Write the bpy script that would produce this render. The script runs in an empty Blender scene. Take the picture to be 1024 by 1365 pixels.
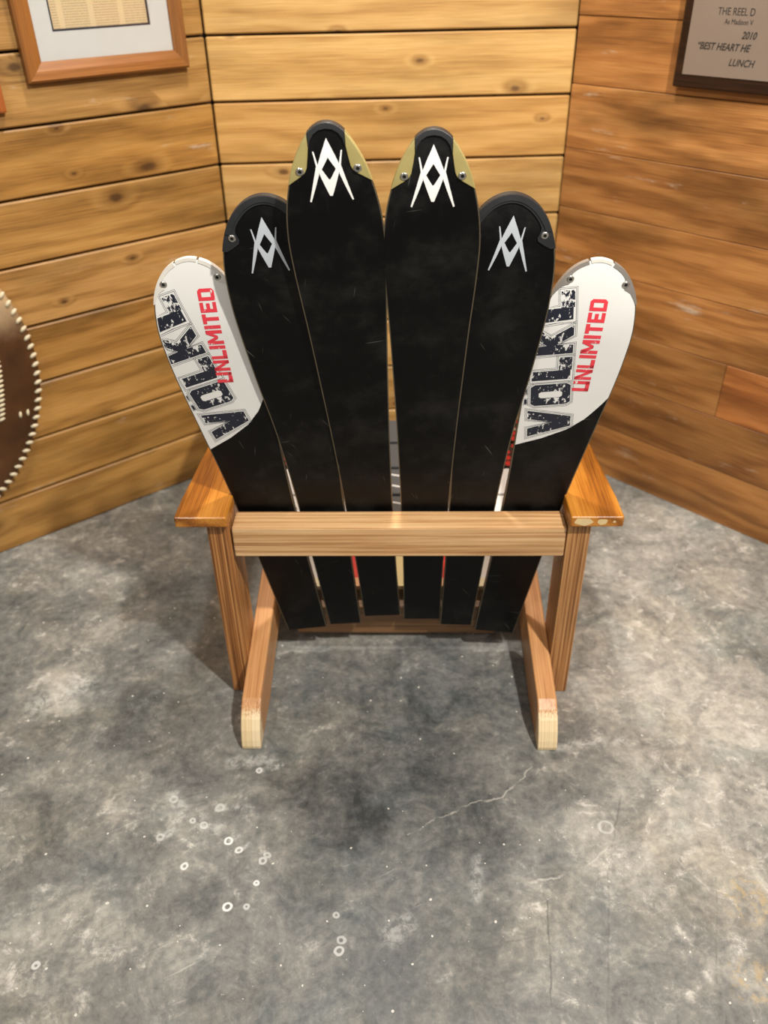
import bpy, bmesh, math, random
from mathutils import Vector, Matrix
random.seed(7)
sc = bpy.context.scene
COL = sc.collection
rad = math.radians

# ------------------------------------------------------------------ camera
F_PX, PITCH, ROLL, CAM_H = 1105.08, 0.6043, -0.0188, 1.3
fw = Vector((0, math.cos(PITCH), -math.sin(PITCH)))
r0 = Vector((1, 0, 0)); u0 = r0.cross(fw)
rt = math.cos(ROLL)*r0 + math.sin(ROLL)*u0
up = -math.sin(ROLL)*r0 + math.cos(ROLL)*u0
cd = bpy.data.cameras.new('camera'); cam = bpy.data.objects.new('camera', cd); COL.objects.link(cam)
cam.matrix_world = Matrix(((rt.x, up.x, -fw.x, 0), (rt.y, up.y, -fw.y, 0), (rt.z, up.z, -fw.z, CAM_H), (0, 0, 0, 1)))
cd.sensor_fit = 'HORIZONTAL'; cd.sensor_width = 36.0
cd.lens = F_PX/1024*36.0
cd.clip_start = 0.02; cd.clip_end = 50
cd.dof.use_dof = True; cd.dof.focus_distance = 1.27; cd.dof.aperture_fstop = 4.3
sc.camera = cam

# ------------------------------------------------------------------ world, lamps, exposure
w = bpy.data.worlds.new('room_light'); sc.world = w; w.use_nodes = True
bg = w.node_tree.nodes['Background']
bg.inputs[0].default_value = (1.0, 0.97, 0.92, 1); bg.inputs[1].default_value = 0.21
def lamp(name, loc, target, watts, size, col=(1, 0.955, 0.885)):
    ld = bpy.data.lights.new(name, 'AREA'); ld.shape = 'DISK'; ld.size = size; ld.energy = watts; ld.color = col
    o = bpy.data.objects.new(name, ld); COL.objects.link(o); o.location = loc
    d = Vector(target)-Vector(loc); o.rotation_euler = d.to_track_quat('-Z', 'Y').to_euler()
    return o
lamp('unseen_ceiling_lamp', (0.85, 0.02, 2.65), (0.1, 1.3, 0.0), 80, 0.11)
lamp('unseen_ceiling_lamp', (0.0, 1.62, 2.65), (0.0, 1.55, 0.0), 32, 0.2)
lamp('unseen_ceiling_lamp', (-1.1, -0.4, 2.65), (-0.3, 1.6, 0.6), 13, 0.25)  # unseen fill, added behind the camera on the left
lamp('unseen_ceiling_lamp', (0.3, -1.6, 2.65), (0.2, 1.4, 0.8), 13, 0.25)  # unseen fill, added behind the camera to brighten walls and ski tips
sc.view_settings.view_transform = 'Standard'
sc.view_settings.look = 'None'
sc.view_settings.gamma = 1.0
sc.view_settings.use_curve_mapping = False
sc.view_settings.exposure = 0.0

# ------------------------------------------------------------------ node helpers
def lin(h):
    """sRGB 0-255 triple to linear rgba"""
    f = lambda c: (c/255/12.92 if c/255 <= 0.04045 else ((c/255+0.055)/1.055)**2.4)
    return tuple(f(c) for c in h)+(1.0,)
class G:
    def __init__(self, name):
        self.mat = bpy.data.materials.new(name); self.mat.use_nodes = True
        self.nt = self.mat.node_tree; self.nt.nodes.clear()
        self.out = self.nt.nodes.new('ShaderNodeOutputMaterial')
        self.bsdf = self.nt.nodes.new('ShaderNodeBsdfPrincipled')
        self.nt.links.new(self.bsdf.outputs[0], self.out.inputs[0])
    def put(self, sock, v):
        if isinstance(v, bpy.types.NodeSocket): self.nt.links.new(v, sock)
        elif v is not None:
            if isinstance(v, (tuple, list)) and sock.type == 'VECTOR': v = tuple(v)[:3]
            sock.default_value = v
    def m(self, op, a, b=None, c=None, clamp=False):
        n = self.nt.nodes.new('ShaderNodeMath'); n.operation = op; n.use_clamp = clamp
        for i, v in enumerate((a, b, c)):
            if v is not None: self.put(n.inputs[i], v)
        return n.outputs[0]
    def v(self, op, a, b=None, scale=None):
        n = self.nt.nodes.new('ShaderNodeVectorMath'); n.operation = op
        self.put(n.inputs[0], a)
        if b is not None: self.put(n.inputs[1], b)
        if scale is not None: self.put(n.inputs['Scale'], scale)
        return n.outputs['Value'] if op in ('LENGTH', 'DOT_PRODUCT', 'DISTANCE') else n.outputs[0]
    def comb(self, x, y, z):
        n = self.nt.nodes.new('ShaderNodeCombineXYZ')
        for i, q in enumerate((x, y, z)): self.put(n.inputs[i], q)
        return n.outputs[0]
    def sep(self, vec):
        n = self.nt.nodes.new('ShaderNodeSeparateXYZ'); self.put(n.inputs[0], vec); return n.outputs
    def coord(self, which='Object'):
        return self.nt.nodes.new('ShaderNodeTexCoord').outputs[which]
    def info(self, which):
        return self.nt.nodes.new('ShaderNodeObjectInfo').outputs[which]
    def noise(self, vec, scale=1.0, detail=2.0, rough=0.5, dist=0.0, color=False):
        n = self.nt.nodes.new('ShaderNodeTexNoise')
        self.put(n.inputs['Vector'], vec); n.inputs['Scale'].default_value = scale
        n.inputs['Detail'].default_value = detail; n.inputs['Roughness'].default_value = rough; n.inputs['Distortion'].default_value = dist
        return n.outputs['Color' if color else 'Fac']
    def voro(self, vec, scale=1.0, feature='F1', dims='3D'):
        n = self.nt.nodes.new('ShaderNodeTexVoronoi'); n.voronoi_dimensions = dims; n.feature = feature
        self.put(n.inputs['Vector'], vec); n.inputs['Scale'].default_value = scale
        return n.outputs
    def mr(self, val, a, b, c=0.0, d=1.0, smooth=True):
        n = self.nt.nodes.new('ShaderNodeMapRange'); n.interpolation_type = 'SMOOTHSTEP' if smooth else 'LINEAR'
        for i, q in enumerate((val, a, b, c, d)): self.put(n.inputs[i], q)
        return n.outputs[0]
    def mix(self, f, a, b, mode='MIX'):
        n = self.nt.nodes.new('ShaderNodeMix'); n.data_type = 'RGBA'; n.blend_type = mode
        self.put(n.inputs[0], f); self.put(n.inputs[6], a); self.put(n.inputs[7], b)
        return n.outputs[2]
    def ramp(self, f, stops):
        n = self.nt.nodes.new('ShaderNodeValToRGB'); self.put(n.inputs[0], f)
        e = n.color_ramp.elements
        while len(e) < len(stops): e.new(0.5)
        for i, (p, c) in enumerate(stops): e[i].position = p; e[i].color = c
        return n.outputs[0]
    def bump(self, h, strength=0.2, dist=0.01):
        n = self.nt.nodes.new('ShaderNodeBump'); n.inputs['Strength'].default_value = strength; n.inputs['Distance'].default_value = dist
        self.put(n.inputs['Height'], h); self.nt.links.new(n.outputs[0], self.bsdf.inputs['Normal'])
    def done(self, col, rough=0.5, metal=0.0, spec=0.5, coat=0.0):
        b = self.bsdf
        self.put(b.inputs['Base Color'], col); self.put(b.inputs['Roughness'], rough); self.put(b.inputs['Metallic'], metal)
        b.inputs['Specular IOR Level'].default_value = spec
        if coat: b.inputs['Coat Weight'].default_value = coat; b.inputs['Coat Roughness'].default_value = 0.12
        return self.mat

def wood(name, dark, mid, light, axis='x', straight=0.0, contrast=0.6, ksize=1.0, slope=0.0, scuff=0.0, rings=150.0, warp=7.0, knots=0.35, rough=0.5, coat=0.0, blotch=0.5, finegrain=0.45, fine_bump=0.12, fine_scale=380.0, pale=None, low=(1.5, 9.0)):
    g = G(name)
    co = g.coord(); rnd = g.info('Random')
    p = g.v('ADD', co, g.v('SCALE', (37.0, 17.0, 53.0), scale=rnd))
    s = g.sep(p)
    L, a, b = {'x': (s[0], s[1], s[2]), 'y': (s[1], s[0], s[2]), 'z': (s[2], s[1], s[0])}[axis]
    if slope: b = g.m('SUBTRACT', b, g.m('MULTIPLY', L, slope))
    n1 = g.noise(g.comb(g.m('MULTIPLY', L, low[0]), g.m('MULTIPLY', a, low[1]), g.m('MULTIPLY', b, low[1])), 1.0, 3.0, 0.55)
    vo = g.voro(g.comb(g.m('MULTIPLY', L, 4.6), g.m('MULTIPLY', b, 9.0), 0.0), 1.0, dims='2D')
    csel = g.sep(vo['Color'])[0]
    kmask = g.m('GREATER_THAN', csel, 1.0-knots)
    d = g.m('DIVIDE', vo['Distance'], g.mr(g.sep(vo['Color'])[2], 0.0, 1.0, 0.45, 1.5))
    wob = g.m('ADD', d, g.m('MULTIPLY', g.m('SUBTRACT', g.noise(p, 45.0, 2.0), 0.5), 0.07))
    kn = g.m('MULTIPLY', g.mr(wob, 0.025*ksize, 0.085*ksize, 1.0, 0.0), kmask)
    infl = g.m('MULTIPLY', g.mr(d, 0.0, 0.30, 1.0, 0.0), kmask)
    ph = g.m('ADD', g.m('MULTIPLY', g.m('ADD', b, g.m('MULTIPLY', a, 0.6)), rings), g.m('MULTIPLY', n1, warp*3.0))
    ph = g.m('ADD', ph, g.m('MULTIPLY', infl, 7.0))
    ring = g.m('MULTIPLY_ADD', g.m('SINE', ph), 0.5, 0.5)
    ring = g.m('POWER', ring, 1.4)
    if straight:                                # straight edge grain of uneven width instead of even rings
        st = g.noise(g.comb(g.m('MULTIPLY', L, 1.3), g.m('MULTIPLY', a, straight), g.m('MULTIPLY', b, straight)), 1.0, 3.0, 0.62, 0.15)
        ring = g.mr(st, 0.36, 0.66, 0.0, 1.0)
    ring = g.m('MULTIPLY_ADD', g.m('SUBTRACT', ring, 0.5), contrast, 0.45)
    fine = g.noise(g.comb(g.m('MULTIPLY', L, 9.0), g.m('MULTIPLY', a, fine_scale), g.m('MULTIPLY', b, fine_scale)), 1.0, 2.0, 0.6)
    f = g.m('ADD', g.m('MULTIPLY', ring, 1.0-finegrain), g.m('MULTIPLY', g.mr(fine, 0.25, 0.75, 0, 1), finegrain))
    col = g.ramp(f, [(0.0, light), (0.5, mid), (1.0, dark)])
    bl = g.noise(g.comb(g.m('MULTIPLY', L, 2.2), g.m('MULTIPLY', a, 7.0), g.m('MULTIPLY', b, 9.0)), 1.0, 4.0, 0.6)
    col = g.mix(1.0, col, g.ramp(bl, [(0.25, (1-blotch*0.65,)*3+(1,)), (0.5, (1, 1, 1, 1)), (0.78, (1+blotch*0.25,)*3+(1,))]), 'MULTIPLY')
    halo = g.m('MULTIPLY', g.mr(wob, 0.05*ksize, 0.26*ksize, 0.45, 0.0), kmask)
    col = g.mix(halo, col, g.mix(0.5, dark, (dark[0]*0.5, dark[1]*0.45, dark[2]*0.4, 1)))
    col = g.mix(g.m('MULTIPLY', kn, 0.8), col, (dark[0]*0.33, dark[1]*0.28, dark[2]*0.22, 1))
    col = g.mix(1.0, col, g.info('Color'), 'MULTIPLY')
    if scuff:                                   # chalky rubbed film left on reclaimed boards
        sn = g.noise(g.comb(g.m('MULTIPLY', L, 5.0), g.m('MULTIPLY', a, 12.0), g.m('MULTIPLY', b, 24.0)), 1.0, 6.0, 0.72)
        col = g.mix(g.mr(sn, 0.60, 0.74, 0.0, scuff), col, lin((206, 190, 166)))
    if pale:                                    # unfinished sanded end of the board
        y0, y1, pc = pale
        os = g.sep(co)
        yy = {'x': os[0], 'y': os[1], 'z': os[2]}[axis]
        edge = g.m('ADD', yy, g.m('MULTIPLY', g.m('SUBTRACT', fine, 0.5), 0.035))
        pst = g.mr(g.noise(g.comb(g.m('MULTIPLY', L, 3.0), g.m('MULTIPLY', a, 330.0), 0.0), 1.0, 1.0), 0.4, 0.62, 0.0, 1.0)
        col = g.mix(g.mr(edge, y0, y1, 1.0, 0.0), col, g.mix(pst, pc, (pc[0]*0.86, pc[1]*0.78, pc[2]*0.64, 1)))
    g.bump(g.m('ADD', fine, g.m('MULTIPLY', ring, 0.6)), fine_bump, 0.002)
    return g.done(col, g.mr(bl, 0.2, 0.8, rough*0.8, rough*1.2), coat=coat)

def plain(name, col, rough=0.5, metal=0.0, var=0.12, scale=30.0, spec=0.5, bump=0.0, coat=0.0):
    g = G(name)
    n = g.noise(g.coord(), scale, 3.0, 0.6)
    c = g.mix(1.0, col, g.ramp(n, [(0.25, (1-var,)*3+(1,)), (0.75, (1+var,)*3+(1,))]), 'MULTIPLY')
    if bump: g.bump(n, bump, 0.002)
    return g.done(c, rough, metal, spec, coat)

# ------------------------------------------------------------------ materials
M = {}
M['pine_gold'] = wood('golden_pine_boards', lin((104, 70, 28)), lin((158, 115, 56)), lin((184, 142, 80)), rings=100, knots=0.34, rough=0.5, warp=6, contrast=0.62, blotch=0.85, scuff=0.5, fine_scale=600.0)
M['pine_light'] = wood('light_pine_boards', lin((146, 102, 48)), lin((192, 148, 84)), lin((214, 174, 110)), rings=100, knots=0.46, rough=0.5, warp=6, contrast=0.6, blotch=0.65, fine_scale=600.0)
M['cedar'] = wood('reclaimed_cedar_boards', lin((104, 64, 26)), lin((158, 106, 54)), lin((190, 138, 80)), rings=80, knots=0.10, rough=0.55, warp=9, contrast=0.7, blotch=0.95, scuff=0.6, fine_scale=600.0)
M['fir'] = wood('clear_fir_rail', lin((150, 100, 58)), lin((200, 154, 104)), lin((224, 186, 138)), 'x', straight=150, contrast=0.9, knots=0.0, rough=0.45, finegrain=0.3, blotch=0.35)
M['fir_post'] = wood('ribbed_fir_post', lin((96, 58, 24)), lin((158, 106, 58)), lin((192, 142, 90)), 'z', straight=280, contrast=1.15, knots=0.0, rough=0.42, finegrain=0.22, fine_bump=0.25, blotch=0.5)
M['fir_stringer'] = wood('oiled_fir_stringer', lin((140, 86, 48)), lin((192, 138, 88)), lin((216, 166, 114)), 'y', straight=200, slope=0.187, contrast=0.6, knots=0.0, rough=0.4, finegrain=0.35, blotch=0.5, pale=(-0.128, -0.112, lin((238, 216, 176))))
M['arm'] = wood('varnished_amber_wood', lin((104, 54, 8)), lin((164, 100, 28)), lin((196, 132, 50)), 'y', rings=130, warp=6, contrast=1.1, knots=0.15, rough=0.36, coat=0.15, blotch=0.9)
M['bare'] = plain('bare_wood_chip', lin((214, 186, 136)), 0.7)
M['cleat'] = wood('brown_cleat_wood', lin((84, 58, 34)), lin((136, 98, 62)), lin((160, 120, 80)), 'x', straight=120, contrast=0.8, knots=0.0)
M['oak'] = wood('orange_oak_frame', lin((108, 62, 20)), lin((142, 88, 36)), lin((160, 104, 48)), 'x', straight=160, contrast=0.6, knots=0.0, rough=0.4, coat=0.2)
M['oak_z'] = wood('orange_oak_frame_upright', lin((100, 58, 20)), lin((132, 82, 34)), lin((150, 98, 46)), 'z', straight=160, contrast=0.6, knots=0.0, rough=0.4, coat=0.2)
M['walnut'] = wood('dark_walnut', lin((18, 8, 3)), lin((36, 18, 7)), lin((54, 29, 12)), 'x', straight=80, contrast=0.8, knots=0.0, rough=0.35, coat=0.1)
M['redwood'] = wood('red_plaque_wood', lin((96, 44, 16)), lin((140, 74, 30)), lin((162, 92, 42)), 'z', straight=80, contrast=0.8, knots=0.0, rough=0.3, coat=0.4)
M['backing'] = plain('dark_wall_backing', lin((44, 30, 16)), 0.8)

def ski_base(name, col, scr):
    g = G(name); co = g.coord()
    off = g.v('ADD', co, g.v('SCALE', (11.0, 23.0, 5.0), scale=g.info('Random')))
    s = g.sep(off)
    haze = g.noise(off, 14.0, 4.0, 0.65)
    streak = g.noise(g.comb(g.m('MULTIPLY', s[0], 260.0), g.m('MULTIPLY', s[1], 14.0), 0.0), 1.0, 2.0, 0.6)
    sc_ = None
    for k, (an, dn) in enumerate(((0.12, 300.0), (1.35, 260.0), (2.2, 280.0), (1.75, 240.0))):
        ca, sa = math.cos(an), math.sin(an)
        al = g.m('ADD', g.m('MULTIPLY', s[0], ca), g.m('MULTIPLY', s[1], sa)); ac = g.m('SUBTRACT', g.m('MULTIPLY', s[1], ca), g.m('MULTIPLY', s[0], sa))
        q = g.mr(g.noise(g.comb(g.m('MULTIPLY', al, 16.0), g.m('MULTIPLY', ac, dn), 3.0*k), 1.0, 0.0), 0.845, 0.90, 0.0, 1.0)
        sc_ = q if sc_ is None else g.m('MAXIMUM', sc_, q)
    band = g.noise(g.comb(g.m('MULTIPLY', s[0], 8.0), g.m('MULTIPLY', s[1], 9.0), 2.0), 1.0, 5.0, 0.7)
    haze = g.m('ADD', g.m('MULTIPLY', haze, 0.5), g.m('MULTIPLY', band, 0.5))
    c = g.mix(g.mr(haze, 0.46, 0.66, 0.0, 0.9), col, scr)
    c = g.mix(g.mr(streak, 0.6, 0.8, 0.0, 0.25), c, scr)
    c = g.mix(g.m('MULTIPLY', sc_, 0.5), c, lin((96, 94, 88)))
    g.bump(g.m('ADD', streak, haze), 0.05, 0.001)
    return g.done(c, g.mr(haze, 0.3, 0.7, 0.36, 0.55), spec=0.22)
M['base_black'] = ski_base('black_ski_base', lin((5, 5, 5)), lin((30, 29, 27)))
M['base_white'] = plain('white_printed_base', lin((226, 224, 219)), 0.33, var=0.03, scale=12)
M['steel'] = plain('steel_edge', lin((118, 106, 86)), 0.45, 0.7)
M['sidewall'] = plain('ski_sidewall', lin((46, 42, 38)), 0.5)
M['guard_black'] = plain('black_tip_guard', lin((34, 35, 37)), 0.42, var=0.2, scale=60, bump=0.1)
M['guard_gold'] = plain('gold_tip_guard', lin((166, 152, 96)), 0.38, 0.15, var=0.08, scale=40)
M['guard_silver'] = plain('silver_tip_guard', lin((150, 142, 134)), 0.38, 0.4, var=0.06)
M['guard_white'] = plain('white_tip_guard', lin((214, 208, 198)), 0.4, var=0.05)
M['screw'] = plain('screw_steel', lin((196, 192, 186)), 0.25, 0.9)
M['screw_dark'] = plain('screw_recess', lin((40, 38, 36)), 0.5, 0.4)
M['logo_white'] = plain('white_logo_print', lin((240, 238, 232)), 0.4, var=0.02)
M['logo_silver'] = plain('silver_logo_print', lin((188, 194, 200)), 0.35, 0.1, var=0.04)
def worn(name, ink, amount, scale=160.0):
    g = G(name); co = g.coord(); s = g.sep(co)
    n = g.noise(g.comb(g.m('MULTIPLY', s[0], 1.0), g.m('MULTIPLY', s[1], 0.6), 0.0), scale, 3.0, 0.7)
    big = g.noise(co, 26.0, 2.0)
    k = g.mr(g.m('ADD', n, g.m('MULTIPLY', g.m('SUBTRACT', big, 0.5), 0.5)), amount, amount+0.025, 0.0, 1.0)
    return g.done(g.mix(k, ink, lin((222, 220, 216))), 0.4)
M['ink_navy'] = worn('worn_navy_print', lin((30, 33, 46)), 0.60)
M['ink_worn'] = worn('heavily_worn_navy_print', lin((30, 33, 46)), 0.47, 220.0)
M['ink_line'] = plain('thin_dark_print', lin((70, 70, 78)), 0.4)
M['ink_red'] = worn('worn_red_print', lin((226, 62, 74)), 0.66)

def seat_top(name, mode):
    g = G(name); s = g.sep(g.coord())
    ax_ = g.m('ABSOLUTE', s[0])
    grey = lin((74, 76, 78)); white = lin((232, 230, 226)); red = lin((200, 30, 26)); cream = lin((216, 196, 140))
    if mode == 'dots':
        q = g.v('FRACTION', g.v('SCALE', g.comb(s[0], s[1], 0.0), scale=46.0))
        dd = g.v('DISTANCE', q, (0.5, 0.5, 0.0))
        dots = g.mix(g.m('LESS_THAN', dd, 0.38), lin((14, 10, 10)), red)
        c = g.mix(g.m('GREATER_THAN', ax_, 0.17), grey, dots)
    elif mode == 'white':
        c = g.mix(g.m('GREATER_THAN', ax_, 0.08), grey, white)
        ln = g.m('LESS_THAN', g.m('ABSOLUTE', g.m('SUBTRACT', g.m('FRACT', g.m('MULTIPLY', g.m('ADD', s[1], g.m('MULTIPLY', s[0], 0.25)), 26.0)), 0.5)), 0.05)
        c = g.mix(g.m('MULTIPLY', ln, g.m('LESS_THAN', ax_, 0.08)), c, white)
    else:
        c = g.ramp(g.m('MULTIPLY', ax_, 3.3), [(0.0, cream), (0.14, cream), (0.19, red), (0.40, red), (0.44, white), (0.8, lin((150, 140, 124)))])
        c = g.mix(g.m('LESS_THAN', s[1], -0.02), c, g.mix(0.6, c, cream))
    return g.done(c, 0.3)
M['seat_dots'] = seat_top('red_black_dotted_topsheet', 'dots')
M['seat_white'] = seat_top('white_grey_topsheet', 'white')
M['seat_red'] = seat_top('red_cream_topsheet', 'red')

def glassy():
    g = G('picture_glass')
    tr = g.nt.nodes.new('ShaderNodeBsdfTransparent'); gl = g.nt.nodes.new('ShaderNodeBsdfGlossy'); gl.inputs['Roughness'].default_value = 0.02
    fr = g.nt.nodes.new('ShaderNodeFresnel'); fr.inputs['IOR'].default_value = 1.45
    mx = g.nt.nodes.new('ShaderNodeMixShader')
    g.nt.links.new(fr.outputs[0], mx.inputs[0]); g.nt.links.new(tr.outputs[0], mx.inputs[1]); g.nt.links.new(gl.outputs[0], mx.inputs[2])
    g.nt.links.new(mx.outputs[0], g.out.inputs[0]); g.nt.nodes.remove(g.bsdf)
    return g.mat
M['glass'] = glassy()
M['mat_board'] = plain('white_mat_board', lin((226, 224, 218)), 0.8, var=0.02)
M['navy'] = plain('navy_liner', lin((34, 36, 52)), 0.7)
def newsprint():
    g = G('yellowed_newsprint'); s = g.sep(g.coord())
    paper = lin((240, 214, 168)); ink = lin((176, 146, 106))
    row = g.m('FRACT', g.m('MULTIPLY', s[2], 210.0))
    words = g.noise(g.comb(g.m('MULTIPLY', s[0], 420.0), 0.0, g.m('FLOOR', g.m('MULTIPLY', s[2], 210.0))), 1.0, 2.0)
    colx = g.m('FRACT', g.m('MULTIPLY_ADD', s[0], 15.0, 0.5))
    incol = g.m('MULTIPLY', g.m('GREATER_THAN', colx, 0.1), g.m('LESS_THAN', colx, 0.92))
    t = g.m('MULTIPLY', g.m('MULTIPLY', g.m('GREATER_THAN', row, 0.42), g.m('GREATER_THAN', words, 0.42)), incol)
    return g.done(g.mix(g.m('MULTIPLY', t, 0.5), paper, ink), 0.85)
M['news'] = newsprint()
M['plate'] = plain('brushed_metal_plate', lin((168, 152, 138)), 0.38, 0.55, var=0.05, scale=8)
M['plate_ink'] = plain('engraved_black_letters', lin((38, 36, 32)), 0.6)
def hide():
    g = G('brown_leather_hide'); co = g.coord(); s = g.sep(co)
    n = g.noise(co, 7.0, 4.0, 0.6)
    c = g.ramp(n, [(0.3, lin((58, 34, 12))), (0.55, lin((84, 52, 22))), (0.75, lin((106, 70, 36)))])
    top = g.mr(g.m('ADD', s[2], g.m('MULTIPLY', g.m('SUBTRACT', n, 0.5), 0.12)), 0.04, 0.15, 0.0, 0.9)  # pale hide patch and a light reflection, both painted into the upper leather
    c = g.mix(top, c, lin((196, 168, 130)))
    g.bump(n, 0.15, 0.004)
    return g.done(c, 0.5)
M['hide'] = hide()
M['lace'] = plain('cream_rawhide_lace', lin((214, 200, 168)), 0.6)

# ------------------------------------------------------------------ mesh helpers
def link(name, me, mat=None, parent=None, loc=None, smooth=False):
    o = bpy.data.objects.new(name, me); COL.objects.link(o)
    if mat and not me.materials: me.materials.append(mat)
    if parent: o.parent = parent
    if loc: o.location = loc
    if smooth:
        for p in me.polygons: p.use_smooth = True
    return o
def to_mesh(bm, name):
    bmesh.ops.recalc_face_normals(bm, faces=bm.faces)
    me = bpy.data.meshes.new(name); bm.to_mesh(me); bm.free(); return me
def box(x0, x1, y0, y1, z0, z1, bev=0.0, seg=1, name='board'):
    bm = bmesh.new()
    bmesh.ops.create_cube(bm, size=1.0)
    for v in bm.verts:
        v.co = Vector((x0+(v.co.x+0.5)*(x1-x0), y0+(v.co.y+0.5)*(y1-y0), z0+(v.co.z+0.5)*(z1-z0)))
    if bev: bmesh.ops.bevel(bm, geom=bm.edges[:], offset=bev, segments=seg, affect='EDGES', profile=0.5)
    return to_mesh(bm, name)
def prism(pts, axis, a, b, bev=0.0, seg=1, name='board'):
    """pts 2D polygon; extruded along axis from a to b"""
    bm = bmesh.new()
    def P(q, t): return {'x': (t, q[0], q[1]), 'y': (q[0], t, q[1]), 'z': (q[0], q[1], t)}[axis]
    lo = [bm.verts.new(P(q, a)) for q in pts]; hi = [bm.verts.new(P(q, b)) for q in pts]
    n = len(pts)
    bm.faces.new(lo[::-1]); bm.faces.new(hi)
    for i in range(n): bm.faces.new((lo[i], lo[(i+1) % n], hi[(i+1) % n], hi[i]))
    bmesh.ops.recalc_face_normals(bm, faces=bm.faces)
    if bev:
        es = [e for e in bm.edges if len(e.link_faces) == 2 and e.calc_face_angle(0) > 0.5]
        bmesh.ops.bevel(bm, geom=es, offset=bev, segments=seg, affect='EDGES', profile=0.5)
    return to_mesh(bm, name)
def tag(o, label=None, cat=None, group=None, kind=None):
    if label: o['label'] = label
    if cat: o['category'] = cat
    if group: o['group'] = group
    if kind: o['kind'] = kind
    return o
def empty(name, loc, rz=0.0):
    o = bpy.data.objects.new(name, None); COL.objects.link(o); o.location = loc; o.rotation_euler = (0, 0, rz)
    o.empty_display_size = 0.05
    return o

# ------------------------------------------------------------------ setting: floor
def floor_material():
    g = G('polished_concrete'); co = g.coord(); s = g.sep(co)
    p2 = g.comb(s[0], s[1], 0.0)
    wn = g.v('SUBTRACT', g.noise(p2, 5.0, 5.0, 0.65, color=True), (0.5, 0.5, 0.5))
    wf = g.v('SUBTRACT', g.noise(p2, 26.0, 3.0, 0.6, color=True), (0.5, 0.5, 0.5))
    pw = g.v('MULTIPLY', g.v('ADD', p2, g.v('SCALE', wn, scale=0.34)), (1, 1, 0))
    pl = g.v('MULTIPLY', g.v('ADD', p2, g.v('SCALE', wf, scale=0.030)), (1, 1, 0))
    ps = g.v('MULTIPLY', g.v('ADD', p2, g.v('SCALE', wf, scale=0.010)), (1, 1, 0))
    big = g.noise(p2, 2.6, 5.0, 0.62, 0.6)
    med = g.noise(p2, 9.0, 8.0, 0.70, 0.7)
    fin = g.noise(p2, 55.0, 6.0, 0.74, 0.3)
    tone = g.m('ADD', g.m('MULTIPLY', big, 0.28), g.m('ADD', g.m('MULTIPLY', med, 0.42), g.m('MULTIPLY', fin, 0.30)))
    # lighter and darker patches with a place of their own
    def blob(x, y, r, amt):
        d = g.v('DISTANCE', pw, (x, y, 0.0))
        return g.mr(d, r*0.2, r, amt, 0.0)
    acc = tone
    for x, y, r, a in ((0.60, 1.10, 0.42, 0.08), (0.72, 1.60, 0.50, 0.08), (0.46, 0.75, 0.3, 0.04), (-0.80, 1.85, 0.4, 0.05), (-0.5, 0.66, 0.24, 0.06), (-0.12, 1.12, 0.13, 0.05), (-0.68, 1.23, 0.08, 0.10),
                       (0.22, 0.72, 0.13, 0.05), (0.0, 1.0, 0.32, -0.075), (-0.05, 0.72, 0.25, -0.06), (-0.55, 1.22, 0.26, -0.05), (0.1, 0.64, 0.14, -0.03), (0.05, 1.2, 0.25, -0.03), (-0.34, 0.9, 0.13, 0.03)):
        acc = g.m('ADD', acc, blob(x, y, r, a))
    col = g.ramp(acc, [(0.34, lin((58, 60, 60))), (0.43, lin((90, 92, 90))), (0.52, lin((123, 122, 117))), (0.61, lin((160, 157, 148))), (0.74, lin((206, 201, 190)))])
    warm = g.mr(g.noise(g.v('ADD', p2, (7.3, 2.1, 0)), 4.4, 5.0, 0.65), 0.46, 0.64, 0.0, 0.6)
    col = g.mix(warm, col, g.mix(1.0, col, (1.04, 0.99, 0.91, 1), 'MULTIPLY'))
    cool = g.mr(g.noise(g.v('ADD', p2, (1.3, 9.1, 0)), 5.1, 5.0, 0.65), 0.48, 0.68, 0.0, 0.7)
    col = g.mix(cool, col, g.mix(1.0, col, (0.88, 0.97, 1.02, 1), 'MULTIPLY'))
    # scuffed pale film, thickest on the right and far left
    chip = g.mr(g.noise(g.v('ADD', p2, (3.0, 3.0, 0)), 21.0, 7.0, 0.74, 0.4), 0.53, 0.66, 0.0, 0.75)
    where = g.mr(acc, 0.47, 0.60, 0.06, 1.0)
    col = g.mix(g.m('MULTIPLY', chip, where), col, lin((206, 202, 193)))
    fl = g.m('MULTIPLY', g.mr(g.noise(p2, 150.0, 4.0, 0.65), 0.64, 0.74, 0.0, 0.8), g.mr(g.noise(p2, 6.0, 3.0), 0.48, 0.64, 0.05, 1.0))
    col = g.mix(fl, col, lin((206, 202, 194)))
    # scratches
    sx = g.noise(g.comb(g.m('MULTIPLY', g.m('ADD', s[0], g.m('MULTIPLY', s[1], 0.6)), 9.0), g.m('MULTIPLY', g.m('SUBTRACT', s[1], g.m('MULTIPLY', s[0], 0.5)), 160.0), 0.0), 1.0, 2.0, 0.6)
    col = g.mix(g.m('MULTIPLY', g.mr(sx, 0.66, 0.76, 0.0, 0.4), g.mr(med, 0.45, 0.6, 0.0, 1.0)), col, lin((190, 187, 180)))
    # specks, uneven in size
    sv = g.voro(ps, 30.0, dims='2D'); sc3 = g.sep(sv['Color'])
    lim = g.m('MULTIPLY', g.m('POWER', sc3[0], 3.0), 0.075)
    spk = g.m('MULTIPLY', g.m('LESS_THAN', sv['Distance'], lim), g.m('GREATER_THAN', sc3[1], 0.55))
    col = g.mix(g.m('MULTIPLY', spk, 0.7), col, lin((220, 216, 206)))
    # ring-shaped paint drips
    def ring(x, y, r, wdt, amt):
        d = g.v('DISTANCE', ps, (x, y, 0.0))
        return g.mr(g.m('ABSOLUTE', g.m('SUBTRACT', d, r)), wdt*0.3, wdt, amt, 0.0)
    rr = None
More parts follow.
